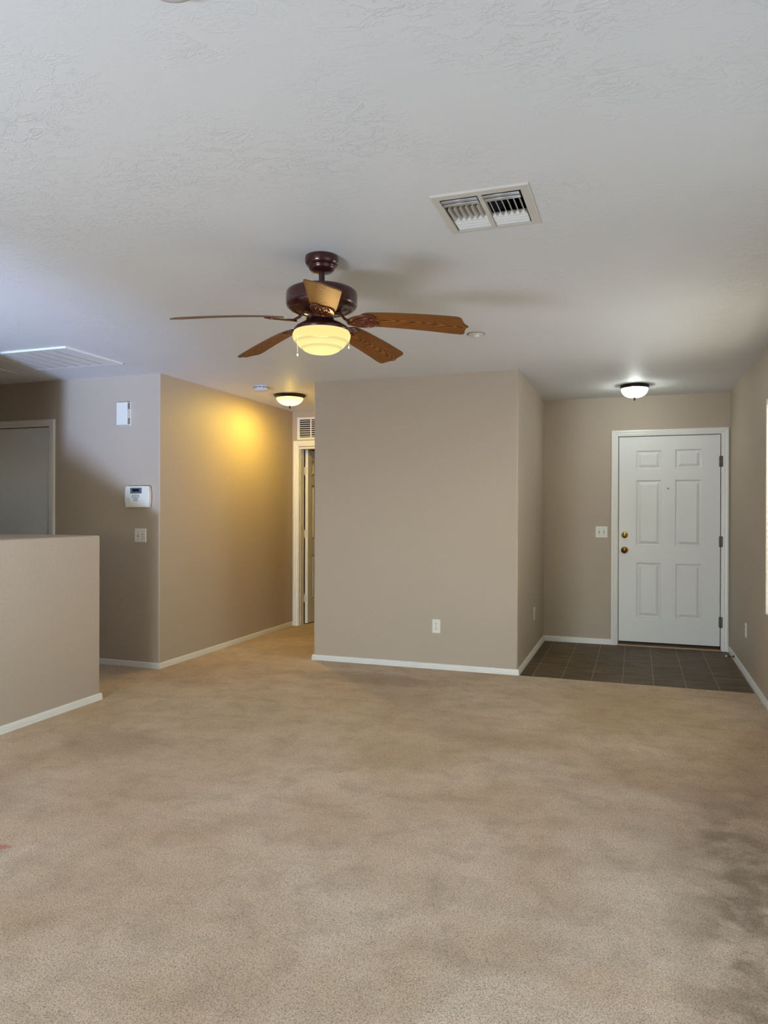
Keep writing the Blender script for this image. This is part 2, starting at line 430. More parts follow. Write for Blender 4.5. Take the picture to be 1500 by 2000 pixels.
struct(mb.build('wall_entry', M['wall']), 'taupe wall holding the white front door', 'wall')
WY0, WY1, WZ0, WZ1 = 4.02, 5.535, .61, 2.08
W2 = (1.1, 2.7, .55, 2.08)                                # clear window beside the viewer
mb = MB(); grid_slab(mb, YR, YD + .13, -.05, H + .05, [(WY0, WY1, WZ0, WZ1), W2], lambda a, b, c, d: mb.box(XD, XD + .15, a, b, c, d))
struct(mb.build('wall_right', M['wall'], bevel=.008, bseg=3, edges=lambda e: all(v.co.x < XD + .001 and WZ0 - .01 < v.co.z < WZ1 + .01 and WY0 - .01 < v.co.y < WY1 + .01 for v in e.verts)), 'taupe wall along the right side with the blinded window', 'wall')
PX0, PX1, PZ1 = -3.0, -.8, 2.03
mb = MB(); grid_slab(mb, XL, XD, -.05, H + .05, [(PX0, PX1, -.05, PZ1)], lambda a, b, c, d: mb.box(a, b, YR - .15, YR, c, d))
struct(mb.build('wall_rear', M['wall']), 'taupe rear wall around the patio door', 'wall')
W3 = (3.6, 4.15, 1.5, 2.0)                                # unseen small window, added to lighten the flat door
mb = MB(); grid_slab(mb, YR, 9.5, -.05, H + .05, [W3], lambda a, b, c, d: mb.box(XL - .15, XL, a, b, c, d))
struct(mb.build('wall_left', M['wall']), 'taupe wall at the far left', 'wall')
mb = MB(); mb.box(XL, -4.06, 3.2, 3.32, HH - .02, H + .05)  # unseen wall placed to cut the patio light at the left
struct(mb.build('wall_blocker', M['wall']), 'unseen short taupe wall blocking light above the partition, left of the picture', 'wall')
mb = MB(); mb.box(XL, -2.2, 9.3, 9.45, -.05, H + .05); mb.box(-2.6, -2.45, 7.61, 9.3, -.05, H + .05)
struct(mb.build('wall_bedroom', M['wall']), 'unlit wall of the room beyond the open hall door', 'wall')
mb = MB(); mb.box(XL, XH, .2, YH, -.05, HH)
struct(mb.build('wall_half', M['wall'], bevel=.010, bseg=4, edges=lambda e: e.verts[0].co.z > .5 or abs(e.verts[0].co.x - XH) < .01), 'half-height taupe partition at the left', 'wall')

# baseboards
PROF = [(0, 0), (.013, 0), (.013, .020), (.0105, .022), (.0105, .025), (.013, .027), (.0125, .034), (.0095, .036), (.0095, .039), (.0115, .041), (.010, .048), (.006, .053), (0, .054)]
def sweep(path, prof, zoff=TZ):
    mb = MB(); P = [Vector((x, y, 0)) for x, y in path]; n = len(P); m = len(prof); vs = []
    for i, q in enumerate(P):
        ds = []
        if i > 0: ds.append((q - P[i - 1]).normalized())
        if i < n - 1: ds.append((P[i + 1] - q).normalized())
        ns = [Vector((d.y, -d.x, 0)) for d in ds]
        off = ns[0] if len(ns) == 1 else (ns[0] + ns[1]) / (1 + ns[0].dot(ns[1]))
        for a, z in prof: vs.append(q + off * a + Vector((0, 0, z + zoff)))
    fs = []
    for i in range(n - 1):
        for t in range(m):
            u = (t + 1) % m; fs.append((i * m + t, i * m + u, (i + 1) * m + u, (i + 1) * m + t))
    fs.append(tuple(range(m))); fs.append(tuple((n - 1) * m + t for t in range(m))[::-1])
    return mb.add(vs, fs)
struct(sweep([(XA, YF), (XA, YA), (XB, YA), (XB, YD), (-.236, YD)], PROF).build('baseboard_center', M['trim']), 'white baseboard around the wall block and entry corner', 'baseboard')
struct(sweep([(-4.806, YE), (XE, YE), (XE, YF), (-3.70, YF)], PROF).build('baseboard_hall', M['trim']), 'white baseboard along the front and hall walls', 'baseboard')
struct(sweep([(XD, YD), (XD, YR)], PROF).build('baseboard_right', M['trim']), 'white baseboard along the right wall', 'baseboard')
struct(sweep([(XH, .2), (XH, YH), (XL, YH)], PROF).build('baseboard_half', M['trim']), 'white baseboard at the foot of the half-height partition', 'baseboard')

# ------------------------------------------------------------------ doors
CAS = [(0, 0), (.0, .018), (.012, .020), (.030, .016), (.036, .017), (.050, .013), (.056, .012), (.058, .0)]   # (across, out) from outer edge to inner edge
def casing(mb, x0, x1, ztop, yface, zbot=TZ, wid=.060):
    """three mitred sides round an opening; x0..x1, ztop are the outer edges, on a wall face looking to -y"""
    m = len(CAS); sc = wid / .058; vs = []
    ring = [((x0, zbot), (1, 0)), ((x0, ztop), (1, -1)), ((x1, ztop), (-1, -1)), ((x1, zbot), (-1, 0))]
    for (x, z), (dx, dz) in ring:
        for a, o in CAS: vs.append((x + dx * a * sc, yface - o, z + dz * a * sc))
    fs = []
    for i in range(3):
        for t in range(m - 1): fs.append((i * m + t, i * m + t + 1, (i + 1) * m + t + 1, (i + 1) * m + t))
    fs.append(tuple(range(m))); fs.append(tuple(3 * m + t for t in range(m)))
    mb.add(vs, fs)

def panel_slab(W, Hh, T, panels, depth=.013):
    """door slab x 0..W, z 0..Hh, face at y=0 looking to -y and back at y=T; panels (x0,x1,z0,z1) moulded on both faces"""
    mb = MB()
    for face, sgn in ((0, 1), (T, -1)):
        def q(a, b, c, d): mb.add([(a, face, c), (b, face, c), (b, face, d), (a, face, d)], [(0, 1, 2, 3)])
        grid_slab(mb, 0, W, 0, Hh, panels, q)
        for x0, x1, z0, z1 in panels:
            rings = []
            for ins, dep in ((0, 0), (.004, depth * .55), (.012, depth), (.017, depth), (.040, depth * .12), (.044, 0)):
                y = face + sgn * dep
                rings.append([(x0 + ins, y, z0 + ins), (x1 - ins, y, z0 + ins), (x1 - ins, y, z1 - ins), (x0 + ins, y, z1 - ins)])
            vs = [v for r in rings for v in r]; fs = []
            for i in range(len(rings) - 1):
                for t in range(4): fs.append((i * 4 + t, i * 4 + (t + 1) % 4, i * 4 + 4 + (t + 1) % 4, i * 4 + 4 + t))
            fs.append(tuple(len(vs) - 4 + t for t in range(4)))
            mb.add(vs, fs)
    mb.add([(0, 0, 0), (W, 0, 0), (W, T, 0), (0, T, 0), (0, 0, Hh), (W, 0, Hh), (W, T, Hh), (0, T, Hh)], [(0, 1, 2, 3), (4, 5, 6, 7), (0, 4, 7, 3), (1, 5, 6, 2)])
    return mb

# front door
d1 = thing('door_1', (D1X0, YD, 0), 'white six-panel front door in a white frame at the end of the tiled entry', 'door', kind='structure')
def rel(mb, root):                                      # world-space mesh -> child of an unrotated root
    L = root.location
    mb.v = [(x - L.x, y - L.y, z - L.z) for x, y, z in mb.v]; return mb
mb = MB(); casing(mb, -.237, .818, 2.108, YD); rel(mb, d1).build('casing', M['trim'], d1)
mb = MB(); mb.box(D1X0, D1X0 + .005, YD - .002, YD + .13, TZ, D1Z); mb.box(D1X1 - .007, D1X1, YD - .002, YD + .13, TZ, D1Z); mb.box(D1X0 + .005, D1X1 - .007, YD - .002, YD + .13, D1Z - .003, D1Z)
mb.box(D1X0 + .008, D1X0 + .02, YD + .05, YD + .13, TZ, D1Z - .006); mb.box(D1X1 - .02, D1X1 - .008, YD + .05, YD + .13, TZ, D1Z - .006); mb.box(D1X0 + .02, D1X1 - .02, YD + .05, YD + .13, D1Z - .018, D1Z - .006)
rel(mb, d1).build('jamb', M['trim'], d1)
SX0, SX1, SZ0, SZ1 = -.167, .746, .036, 2.043
pn = [(-.005, .224, 1.724, 1.905), (.350, .584, 1.727, 1.909), (-.004, .223, .977, 1.617), (.350, .583, .977, 1.617), (-.002, .221, .276, .809), (.355, .582, .277, .809)]
mb = panel_slab(SX1 - SX0, SZ1 - SZ0, .044, [(a - SX0, b - SX0, c - SZ0, d - SZ0) for a, b, c, d in pn])
slab = mb.build('door_slab', M['door'], d1); slab.location = (SX0 - D1X0, .004, SZ0)
mb = MB(); mb.box(D1X0, D1X1, YD + .0485, YD + .056, TZ, D1Z); rel(mb, d1).build('dark_gap_sheet', M['slot'], d1)  # dark sheet behind the slab, shade of the door gaps put into colour
mb = MB(); mb.box(D1X0 + .008, D1X1 - .008, YD - .012, YD + .11, TZ, .010); mb.box(D1X0 + .008, D1X1 - .008, YD + .0, YD + .045, .010, .020); rel(mb, d1).build('threshold', M['threshold'], d1, bevel=.003)
mb = MB(); mb.box(D1X0 + .008, D1X1 - .008, YD - .020, YD - .0125, TZ, .007); rel(mb, d1).build('threshold_edge', M['tan'], d1)
mb = MB(); mb.box(SX0 + .004, SX1 - .004, YD + .006, YD + .040, .020, .036); rel(mb, d1).build('door_sweep', M['slot'], d1)
def knob(name, x, z, mat, knobby):
    mb = MB()
    if knobby: prof = [(.0, -.062), (.012, -.062), (.014, -.058), (.022, -.056), (.027, -.048), (.027, -.038), (.020, -.028), (.012, -.022), (.012, -.010), (.031, -.008), (.033, -.003), (.033, 0)]
    else: prof = [(0, -.020), (.010, -.020), (.011, -.016), (.022, -.015), (.026, -.012), (.032, -.004), (.033, 0)]
    mb.lathe(prof, (0, 0, 0), 32, axis='Y')
    if not knobby: mb.box(-.003, .003, -.034, -.018, -.012, .012)
    o = mb.build(name, mat, d1); o.location = (x - D1X0, .004, z); return o
knob('deadbolt', -.112, 1.079, M['brass'], False)
kb = knob('door_knob', -.114, .930, M['aged_brass'], True)
mb = MB(); mb.box(-.174, -.166, YD - .001, YD + .006, .895, .962); rel(mb, d1).build('strike_plate', M['hinge'], d1)
mb = MB(); mb.lathe([(0, -.004), (.004, -.004), (.005, -.003), (.008, -.003), (.008, 0)], (.286, YD + .004, 1.535), 20, axis='Y'); rel(mb, d1).build('peephole', M['brass'], d1)
for zc in (1.787, 1.028, .264):
    mb = MB(); mb.tube([(.753, YD - .004, zc - .052), (.753, YD - .004, zc + .052)], .0075, 12)
    for t in (-.031, -.010, .011, .032): mb.lathe([(.0082, -.0005), (.0082, .0005)], (.753, YD - .004, zc + t), 12)
    mb.box(.735, .753, YD + .0015, YD + .0045, zc - .05, zc + .05)
    mb.box(.753, .768, YD - .0165, YD - .014, zc - .05, zc + .05)
    rel(mb, d1).build('hinge', M['hinge'], d1)

# hall door, standing open
d2 = thing('door_2', (-3.623, YF + .138, 0), 'white panelled door standing open at the end of the warm lit hall', 'door', kind='structure')
mb = MB(); casing(mb, -3.700, D2X1 + .052, 2.103, YF, wid=.062); rel(mb, d2).build('casing', M['trim'], d2)
mb = MB(); mb.box(D2X0 - .004, D2X0 + .014, YF - .004, YF + .12, TZ, D2Z); mb.box(D2X1 - .014, D2X1, YF - .004, YF + .12, TZ, D2Z); mb.box(D2X0 + .014, D2X1 - .014, YF - .004, YF + .12, D2Z - .016, D2Z)
mb.box(D2X0 + .014, D2X0 + .018, YF + .03, YF + .07, TZ, D2Z - .016); mb.box(D2X1 - .024, D2X1 - .014, YF + .03, YF + .07, TZ, D2Z - .016)
rel(mb, d2).build('jamb', M['trim'], d2)
p2 = [(.11, .32, 1.70, 1.88), (.43, .64, 1.70, 1.88), (.11, .32, .95, 1.60), (.43, .64, .95, 1.60), (.11, .32, .25, .79), (.43, .64, .25, .79)]
sl = panel_slab(.75, 2.0, .035, p2).build('door_slab', M['door'], d2); sl.location = (.035, .0, .012); sl.rotation_euler = (0, 0, PI / 2)
for zc in (1.772, 1.042, .298):
    mb = MB(); mb.box(-.012, .020, -.005, -.001, zc - .045, zc + .045); mb.tube([(-.002, .0005, zc - .045), (-.002, .0005, zc + .045)], .0045, 10)
    mb.build('hinge', M['vent'], d2)

# flat door on the wall behind the partition
d3 = thing('door_3', (D3X0, YE, 0), 'plain grey-white flat door behind the half-height partition', 'door', kind='structure')
mb = MB(); casing(mb, D3X0 - .062, -4.806, 2.102, YE); rel(mb, d3).build('casing', M['trim'], d3)
mb = MB(); mb.box(D3X0 + .004, D3X1 - .004, YE + .006, YE + .041, .012, D3Z - .005); rel(mb, d3).build('door_slab', M['flat_door'], d3, bevel=.002)
mb = MB(); mb.box(D3X0, D3X1, YE + .05, YE + .06, TZ, D3Z); rel(mb, d3).build('stop', M['slot'], d3)  # this stop is a dark sheet painting the shade in the door gaps

# glazed patio door behind the viewer
d4 = thing('door_4', (PX0, YR - .1, 0), 'white framed glazed patio door in the rear wall', 'door', kind='structure')
mb = MB(); grid_slab(mb, PX0, PX1, TZ, PZ1, [(PX0 + .06, -1.93, .08, PZ1 - .06), (-1.87, PX1 - .06, .08, PZ1 - .06)], lambda a, b, c, d: mb.box(a, b, YR - .12, YR - .05, c, d))
rel(mb, d4).build('frame', M['vinyl'], d4)
mb = MB(); mb.box(PX0 + .06, -1.93, YR - .09, YR - .085, .08, PZ1 - .06); mb.box(-1.87, PX1 - .06, YR - .09, YR - .085, .08, PZ1 - .06)
rel(mb, d4).build('pane', M['glass'], d4)

# window in the right wall with a venetian blind
w1 = thing('window_1', (XD + .11, WY0, WZ0), 'white framed window in the right wall at the picture edge', 'window', kind='structure')
mb = MB(); grid_slab(mb, WY0, WY1, WZ0, WZ1, [(WY0 + .05, 4.75, WZ0 + .05, WZ1 - .05), (4.80, WY1 - .05, WZ0 + .05, WZ1 - .05)], lambda a, b, c, d: mb.box(XD + .10, XD + .145, a, b, c, d))
rel(mb, w1).build('window_frame', M['vinyl'], w1)
mb = MB()
for a, b, c, d in ((WY0, WY0 + .004, WZ0, WZ1), (WY1 - .004, WY1, WZ0, WZ1), (WY0 + .004, WY1 - .004, WZ1 - .004, WZ1), (WY0 + .004, WY1 - .004, WZ0, WZ0 + .004)): mb.box(XD + .004, XD + .10, a, b, c, d)
rel(mb, w1).build('lit_reveal_liner', M['trim'], w1)  # white liner added so the reveal's colour looks brightly lit
mb = MB(); mb.box(XD + .12, XD + .125, WY0 + .04, WY1 - .04, WZ0 + .04, WZ1 - .04); rel(mb, w1).build('pane', M['glass'], w1)
for nm, xa, xb, W_, lab in (('window_2', XD + .06, XD + .12, W2, 'white framed clear window in the right wall beside the viewer'), ('window_3', XL - .12, XL - .06, W3, 'white framed window added in the left wall to lighten the flat door')):
    wn_ = thing(nm, ((xa + xb) / 2, W_[0], W_[2]), lab, 'window', kind='structure'); ym = (W_[0] + W_[1]) / 2
    mb = MB(); grid_slab(mb, *W_, [(W_[0] + .05, ym - .025, W_[2] + .05, W_[3] - .05), (ym + .025, W_[1] - .05, W_[2] + .05, W_[3] - .05)], lambda a, b, c, d: mb.box(xa, xb, a, b, c, d))
    rel(mb, wn_).build('window_frame', M['vinyl'], wn_)
    mb = MB(); mb.box((xa + xb) / 2 - .003, (xa + xb) / 2 + .003, W_[0] + .04, W_[1] - .04, W_[2] + .04, W_[3] - .04); rel(mb, wn_).build('pane', M['glass'], wn_)
bl = thing('window_blind', (XD + .05, (WY0 + WY1) / 2, WZ1), 'white slatted blind hanging in the bright right-hand window', 'blind')
mb = MB(); mb.box(XD + .028, XD + .075, WY0 + .006, WY1 - .006, WZ1 - .045, WZ1 - .001); rel(mb, bl).build('head_rail', M['vinyl'], bl, bevel=.003)
mb = MB(); z = WZ1 - .06
while z > WZ0 + .04:
    T = Matrix.Translation((XD + .052, 0, z)) @ Matrix.Rotation(math.radians(30), 4, 'Y')
    mb.box(-.024, .024, WY0 + .008, WY1 - .008, -.0014, .0014, 0, T); z -= .042
rel(mb, bl).build('slats', M['slat'], bl)
mb = MB(); mb.box(XD + .03, XD + .072, WY0 + .008, WY1 - .008, WZ0 + .008, WZ0 + .026); rel(mb, bl).build('bottom_rail', M['vinyl'], bl, bevel=.003)
mb = MB()
for y in (WY0 + .15, (WY0 + WY1) / 2, WY1 - .15): mb.tube([(XD + .052, y, WZ0 + .02), (XD + .052, y, WZ1 - .04)], .0012, 6)
rel(mb, bl).build('ladder_cord', M['vinyl'], bl)

# ------------------------------------------------------------------ ceiling fan
FX, FY = -1.333, 2.97
fan = thing('ceiling_fan', (FX, FY, H), 'dark red-brown ceiling fan with five oak blades and a lit yellow glass bowl', 'ceiling fan')
Z = lambda z: z - H
MB().lathe([(0, 0), (.073, 0), (.075, -.008), (.0755, -.018), (.073, -.032), (.066, -.042), (.060, -.045), (.060, -.049), (.056, -.058), (.047, -.067), (.030, -.072), (0, -.072)]).build('canopy', M['mahogany'], fan)
mb = MB(); mb.lathe([(.0135, -.068), (.0135, -.165)], seg=24); mb.lathe([(.0135, -.124), (.019, -.128), (.026, -.146), (.030, -.160)], seg=24)
mb.build('downrod', M['mahogany'], fan)
mb = MB(); mb.lathe([(.0, Z(2.292)), (.120, Z(2.292)), (.146, Z(2.288)), (.156, Z(2.280)), (.159, Z(2.268)), (.159, Z(2.226)), (.155, Z(2.214)), (.143, Z(2.204)), (.128, Z(2.200)), (.120, Z(2.203)), (.116, Z(2.203)), (.090, Z(2.196)), (.060, Z(2.190)), (0, Z(2.190))], seg=72)
mb.build('motor_housing', M['mahogany'], fan)
mb = MB(); mb.lathe([(.058, Z(2.192)), (.060, Z(2.186)), (.055, Z(2.182)), (.054, Z(2.158)), (.058, Z(2.154))], seg=40); mb.box(-.006, .006, -.0575, -.053, Z(2.176), Z(2.162)); mb.build('switch_housing', M['mahogany'], fan)
MB().lathe([(.0, Z(2.158)), (.058, Z(2.157)), (.064, Z(2.150)), (.090, Z(2.140)), (.114, Z(2.126)), (.123, Z(2.116)), (.124, Z(2.106)), (.118, Z(2.104))], seg=64).build('light_fitter', M['mahogany'], fan)
MB().lathe([(.118, Z(2.108)), (.124, Z(2.103)), (.129, Z(2.092)), (.1295, Z(2.082)), (.125, Z(2.068)), (.117, Z(2.058)), (.114, Z(2.057)), (.110, Z(2.050)), (.100, Z(2.038)), (.090, Z(2.031)), (.087, Z(2.030)), (.080, Z(2.022)), (.062, Z(2.013)), (.036, Z(2.007)), (0, Z(2.005))], seg=72).build('glass_bowl', M['bowl_fan'], fan)
pl = bpy.data.lights.new('fan_bulb', 'POINT'); pl.energy = 46; pl.color = (1, .62, .22); pl.shadow_soft_size = .035
po = bpy.data.objects.new('fan_bulb', pl); COL.objects.link(po); po.parent = fan; po.location = (0, 0, Z(2.07))
# blades
def blade_poly():
    up_ = [(.185, .034), (.200, .046), (.225, .0535), (.30, .057), (.45, .063), (.585, .0675), (.610, .0675), (.622, .0655), (.630, .060), (.634, .052), (.636, .042), (.6385, .029), (.6425, .017), (.649, .007), (.656, 0)]
    up_ = [(x, y * 1.07) for x, y in up_]
    return up_ + [(x, -y) for x, y in up_[-2::-1]]
def make_blade():
    poly = blade_poly(); xs = sorted({x for x, y in poly}); mb = MB(); vs = []; up_ = {x: y for x, y in poly if y >= 0}
    n = 0; T = .0055
    sag = lambda x: -.055 * ((x - .18) / .47) ** 1.4 if x > .18 else 0
    # dense strip across the width so that the blade can bow
    X = []
    for a, b in zip(xs, xs[1:]):
        m = max(1, int((b - a) / .03))
        X += [a + (b - a) * i / m for i in range(m)]
    X.append(xs[-1])
    def wd(x):
        for a, b in zip(xs, xs[1:]):
            if a <= x <= b: return up_[a] + (up_[b] - up_[a]) * (x - a) / (b - a)
        return 0
    K = 5; rows = []
    for x in X:
        row = []
        for s_ in (1, -1):
            for j in range(K):
                row.append((x, -wd(x) + 2 * wd(x) * j / (K - 1), sag(x) + s_ * T / 2))
        rows.append(row); vs += row
    R_ = 2 * K; fs = []; mi = []
    for i in range(len(X) - 1):
        b, c = i * R_, (i + 1) * R_
        for j in range(K - 1):
            fs.append((b + j, c + j, c + j + 1, b + j + 1)); mi.append(0)
            fs.append((b + K + j, b + K + j + 1, c + K + j + 1, c + K + j)); mi.append(0)
        fs.append((b, b + K, c + K, c)); mi.append(1); fs.append((b + K - 1, c + K - 1, c + 2 * K - 1, b + 2 * K - 1)); mi.append(1)
    fs.append(tuple(range(K)) + tuple(range(2 * K - 1, K - 1, -1))); mi.append(1)
    mb.add(vs, fs); mb.mi = mi
    return mb
def make_iron():
    mb = MB()
    out = []                                            # leaf plate with a scalloped outer end
    for t in range(0, 13):
        a = t / 12; x = .120 + .120 * a; out.append((x, .010 + .040 * math.sin(PI * min(1, a * .72 + .02)) ** .8))
    outline = out + [(.252, .030), (.246, .012), (.236, 0), (.246, -.012), (.252, -.030)] + [(x, -y) for x, y in out[::-1]]
    mb.prism(outline, -.010, -.006)
    mb.tube([(x, y, -.010) for x, y in outline], .0036, 8, closed=True)
    for s_ in (-1, 1):
        mb.tube([(.135, 0, -.011), (.16, s_ * .012, -.012), (.19, s_ * .026, -.012), (.22, s_ * .030, -.012), (.238, s_ * .020, -.012), (.225, s_ * .010, -.012), (.195, s_ * .008, -.012), (.15, s_ * .003, -.011)], .003, 8)
    for x, y in ((.165, 0), (.215, .028), (.215, -.028)): mb.lathe([(0, -.0145), (.004, -.0145), (.006, -.012), (.006, -.010)], (x, y, 0), 12)
    mb.tube([(.055, 0, .040), (.085, 0, .034), (.105, 0, .008), (.130, 0, -.007), (.16, 0, -.008)], [.014, .013, .011, .010, .006], 10, flat=.55)
    return mb
AZ = -1.124
zb = 2.152
tilt = math.radians(15)
b0 = i0 = None
for kx in range(5):
    if b0 is None:
        b0 = make_blade().build('blade', [M['oak'], M['oak_edge']], fan); i0 = make_iron().build('blade_iron', M['iron'], fan)
        i0['label'] = 'copper brown leaf-shaped bracket'; b, ir = b0, i0
    else:
        b = b0.copy(); COL.objects.link(b); ir = i0.copy(); COL.objects.link(ir)
    for o in (b, ir):
        o.parent = fan; o.location = (0, 0, Z(zb)); o.rotation_mode = 'XYZ'
        o.rotation_euler = (Matrix.Rotation(AZ + kx * 2 * PI / 5, 4, 'Z') @ Matrix.Rotation(math.radians((-1.5, .5, .1, .2, .5)[kx]), 4, 'Y') @ Matrix.Rotation(-tilt, 4, 'X')).to_euler()
# pull chains, one each side of the fitter
for lat, dep, z0, z1 in ((-.114, .05, 2.112, 2.018), (.122, .02, 2.112, 2.046)):
    px, py = lat * rt.x + dep * -math.sin(yaw), lat * rt.y + dep * math.cos(yaw)
    mb = MB(); n = int((z0 - z1) / .006)
    for i in range(n): mb.lathe([(0, .0017), (.0014, .001), (.0018, 0), (.0014, -.001), (0, -.0017)], (px, py, Z(z0 - i * .006)), 8)
    mb.tube([(px, py, Z(z0)), (px, py, Z(z1))], .0006, 6)
    mb.lathe([(0, .006), (.003, .004), (.0045, -.004), (.003, -.008), (0, -.009)], (px, py, Z(z1 - .004)), 12)
    mb.build('pull_chain', M['chain'], fan)

# ------------------------------------------------------------------ ceiling lamps
def flush_lamp(x, y, rb, base_h, rg, gh, glass, label, watts, col, flare):
    t = thing('ceiling_light', (x, y, H), label, 'ceiling light', 'flush ceiling lights with glass bowls')
    if flare: prof = [(0, 0), (rb, 0), (rb, -.004), (rb - .008, -base_h * .6), (rb - .022, -base_h), (rg, -base_h - .001), (rg - .006, -base_h + .004)]
    else: prof = [(0, 0), (rb - .006, 0), (rb, -.004), (rb, -base_h + .004), (rb - .003, -base_h), (rg - .006, -base_h)]
    MB().lathe(prof, seg=56).build('base', M['bronze'], t)
    n = 12
    if flare: g = [(rg * math.cos(a), -base_h - gh * math.sin(a) ** 1.15) for a in [PI / 2 * i / n for i in range(n + 1)]]
    else: g = [(rg * math.cos(a) ** .8 if i < n else 0, -base_h - gh * math.sin(a)) for i, a in enumerate([PI / 2 * i / n for i in range(n + 1)])]
    MB().lathe(g, seg=56).build('glass_bowl', glass, t)
    zf = -base_h - gh
    MB().lathe([(.010, zf + .002), (.012, zf - .003), (.006, zf - .007), (.004, zf - .011), (.007, zf - .014), (.008, zf - .018), (.004, zf - .023), (0, zf - .024)], seg=20).build('finial', M['bronze'], t)
    l = bpy.data.lights.new('bulb', 'POINT'); l.energy = watts; l.color = col; l.shadow_soft_size = .035
    o = bpy.data.objects.new('bulb', l); COL.objects.link(o); o.parent = t; o.location = (0, 0, -base_h - gh * .45)
    return t
flush_lamp(-3.21, 6.40, .158, .030, .132, .078, M['bowl_hall'], 'warm glowing bowl lamp with flared dark rim on the hall ceiling', 68, (1, .70, .10), True)
flush_lamp(-.022, 6.86, .122, .030, .117, .085, M['bowl_entry'], 'bright cool white bowl lamp with dark rim above the front door', 18, (.90, 1.0, .94), False)

# ------------------------------------------------------------------ ceiling register (supply vent)
sv = thing('ceiling_vent', ((VX0 + VX1) / 2, (VY0 + VY1) / 2, H), 'square off-white air register with open louvres in the ceiling near the fan', 'air vent')
mb = MB(); o0 = (-.711, -.356, 2.522, 2.888)
rings = [(o0, 0), (o0, -.003), ((o0[0] + .004, o0[1] - .004, o0[2] + .004, o0[3] - .004), -.007), ((VX0, VX1, VY0, VY1), -.007), ((VX0, VX1, VY0, VY1), .03)]
vs = []; fs = []
for (a, b, c, d), z in rings: vs += [(a, c, H + z), (b, c, H + z), (b, d, H + z), (a, d, H + z)]
for i in range(len(rings) - 1):
    for t in range(4): fs.append((i * 4 + t, i * 4 + (t + 1) % 4, i * 4 + 4 + (t + 1) % 4, i * 4 + 4 + t))
mb.add(vs, fs)
vxm = (VX0 + VX1) / 2
mb.box(vxm - .008, vxm + .008, VY0, VY1, H - .007, H + .012)
rel(mb, sv).build('frame', M['vent'], sv)
mb = MB(); mb.box(VX0, VX1, VY0, VY1, H + .125, H + .13)
for a, b, c, d in ((VX0 - .001, VX0 + .001, VY0, VY1), (VX1 - .001, VX1 + .001, VY0, VY1), (VX0, VX1, VY0 - .001, VY0 + .001), (VX0, VX1, VY1 - .001, VY1 + .001)): mb.box(a, b, c, d, H + .02, H + .125)
rel(mb, sv).build('duct', M['duct'], sv)
for xa, xb in ((VX0 + .006, vxm - .010), (vxm + .010, VX1 - .006)):
    # two curved deflectors on the viewer's side
    for i, yc in enumerate((VY0 + .038, VY0 + .068)):
        mb = MB(); vs = []; fs = []; n = 8
        for q in range(n + 1):
            a = math.radians(-20 + 115 * q / n)
            for x in (xa, xb):
                for r in (.034, .0325): vs.append((x, yc - .022 + r * math.sin(a), H + .010 - r * math.cos(a) + .012))
        for q in range(n):
            b_ = q * 4
            fs += [(b_, b_ + 2, b_ + 6, b_ + 4), (b_ + 1, b_ + 5, b_ + 7, b_ + 3), (b_, b_ + 4, b_ + 5, b_ + 1), (b_ + 2, b_ + 3, b_ + 7, b_ + 6)]
        fs += [(0, 1, 3, 2), (n * 4, n * 4 + 2, n * 4 + 3, n * 4 + 1)]
        mb.add(vs, fs, 0, True); rel(mb, sv).build('deflector', M['vent_metal'], sv)
    # a bank of fins running away from the viewer
    for i in range(6):
        x = xa + (xb - xa) * (i + .5) / 6
        T = Matrix.Translation((x, 0, H + .004)) @ Matrix.Rotation(math.radians(28 if xa < vxm - .05 else -28), 4, 'Y')
        mb = MB(); mb.box(-.0008, .0008, VY0 + .088, VY0 + .206, -.013, .020, 0, T); rel(mb, sv).build('fin', M['vent'], sv)
    # four curled louvres facing the viewer
    for i in range(4):
        pts = [(VY0 + .206 + i * .0245, H + .010)]
        for q in range(9):
            a = math.radians(82 * (1 - q / 8)); y_, z_ = pts[-1]; pts.append((y_ + .0028 * math.cos(a), z_ - .0028 * math.sin(a)))
        vs = []; fs = []
        for y_, z_ in pts:
            for x in (xa, xb):
                for t_ in (0, .0012): vs.append((x, y_ + t_ * .6, z_ + t_))
        for q in range(len(pts) - 1):
            b_ = q * 4; fs += [(b_, b_ + 2, b_ + 6, b_ + 4), (b_ + 1, b_ + 5, b_ + 7, b_ + 3), (b_, b_ + 4, b_ + 5, b_ + 1), (b_ + 2, b_ + 3, b_ + 7, b_ + 6)]
        e_ = (len(pts) - 1) * 4; fs += [(0, 1, 3, 2), (e_, e_ + 2, e_ + 3, e_ + 1)]
        mb = MB().add(vs, fs, 0, False); rel(mb, sv).build('louvre', M['vent_lit'], sv)

# return air grille over the partition
rg = thing('return_grille', ((GX0 + GX1) / 2, (GY0 + GY1) / 2, H), 'long white return-air grille on the ceiling above the partition', 'air vent')
mb = MB(); grid_slab(mb, GX0 - .042, GX1 + .042, GY0 - .040, GY1 + .040, [(GX0, GX1, GY0, GY1)], lambda a, b, c, d: mb.box(a, b, c, d, H - (.0112 if c > GY1 - .001 else .014), H - .0005))
rel(mb, rg).build('frame', M['vent_lit'], rg)
n = 9; sp = (GX1 - GX0) / n
for i in range(n):
    mb = MB(); mb.box(GX0 + sp * i + .0055, GX0 + sp * (i + 1) - .0055, GY0 + .008, GY1 - .008, H - .0112, H - .010)
    rel(mb, rg).build('slat', M['vent_lit'], rg)
mb = MB(); mb.box(GX0, GX1, GY0, GY1, H - .0098, H - .006); rel(mb, rg).build('slit_shade_backing', M['duct'], rg)  # dark sheet right above the slats paints the shade in the slits

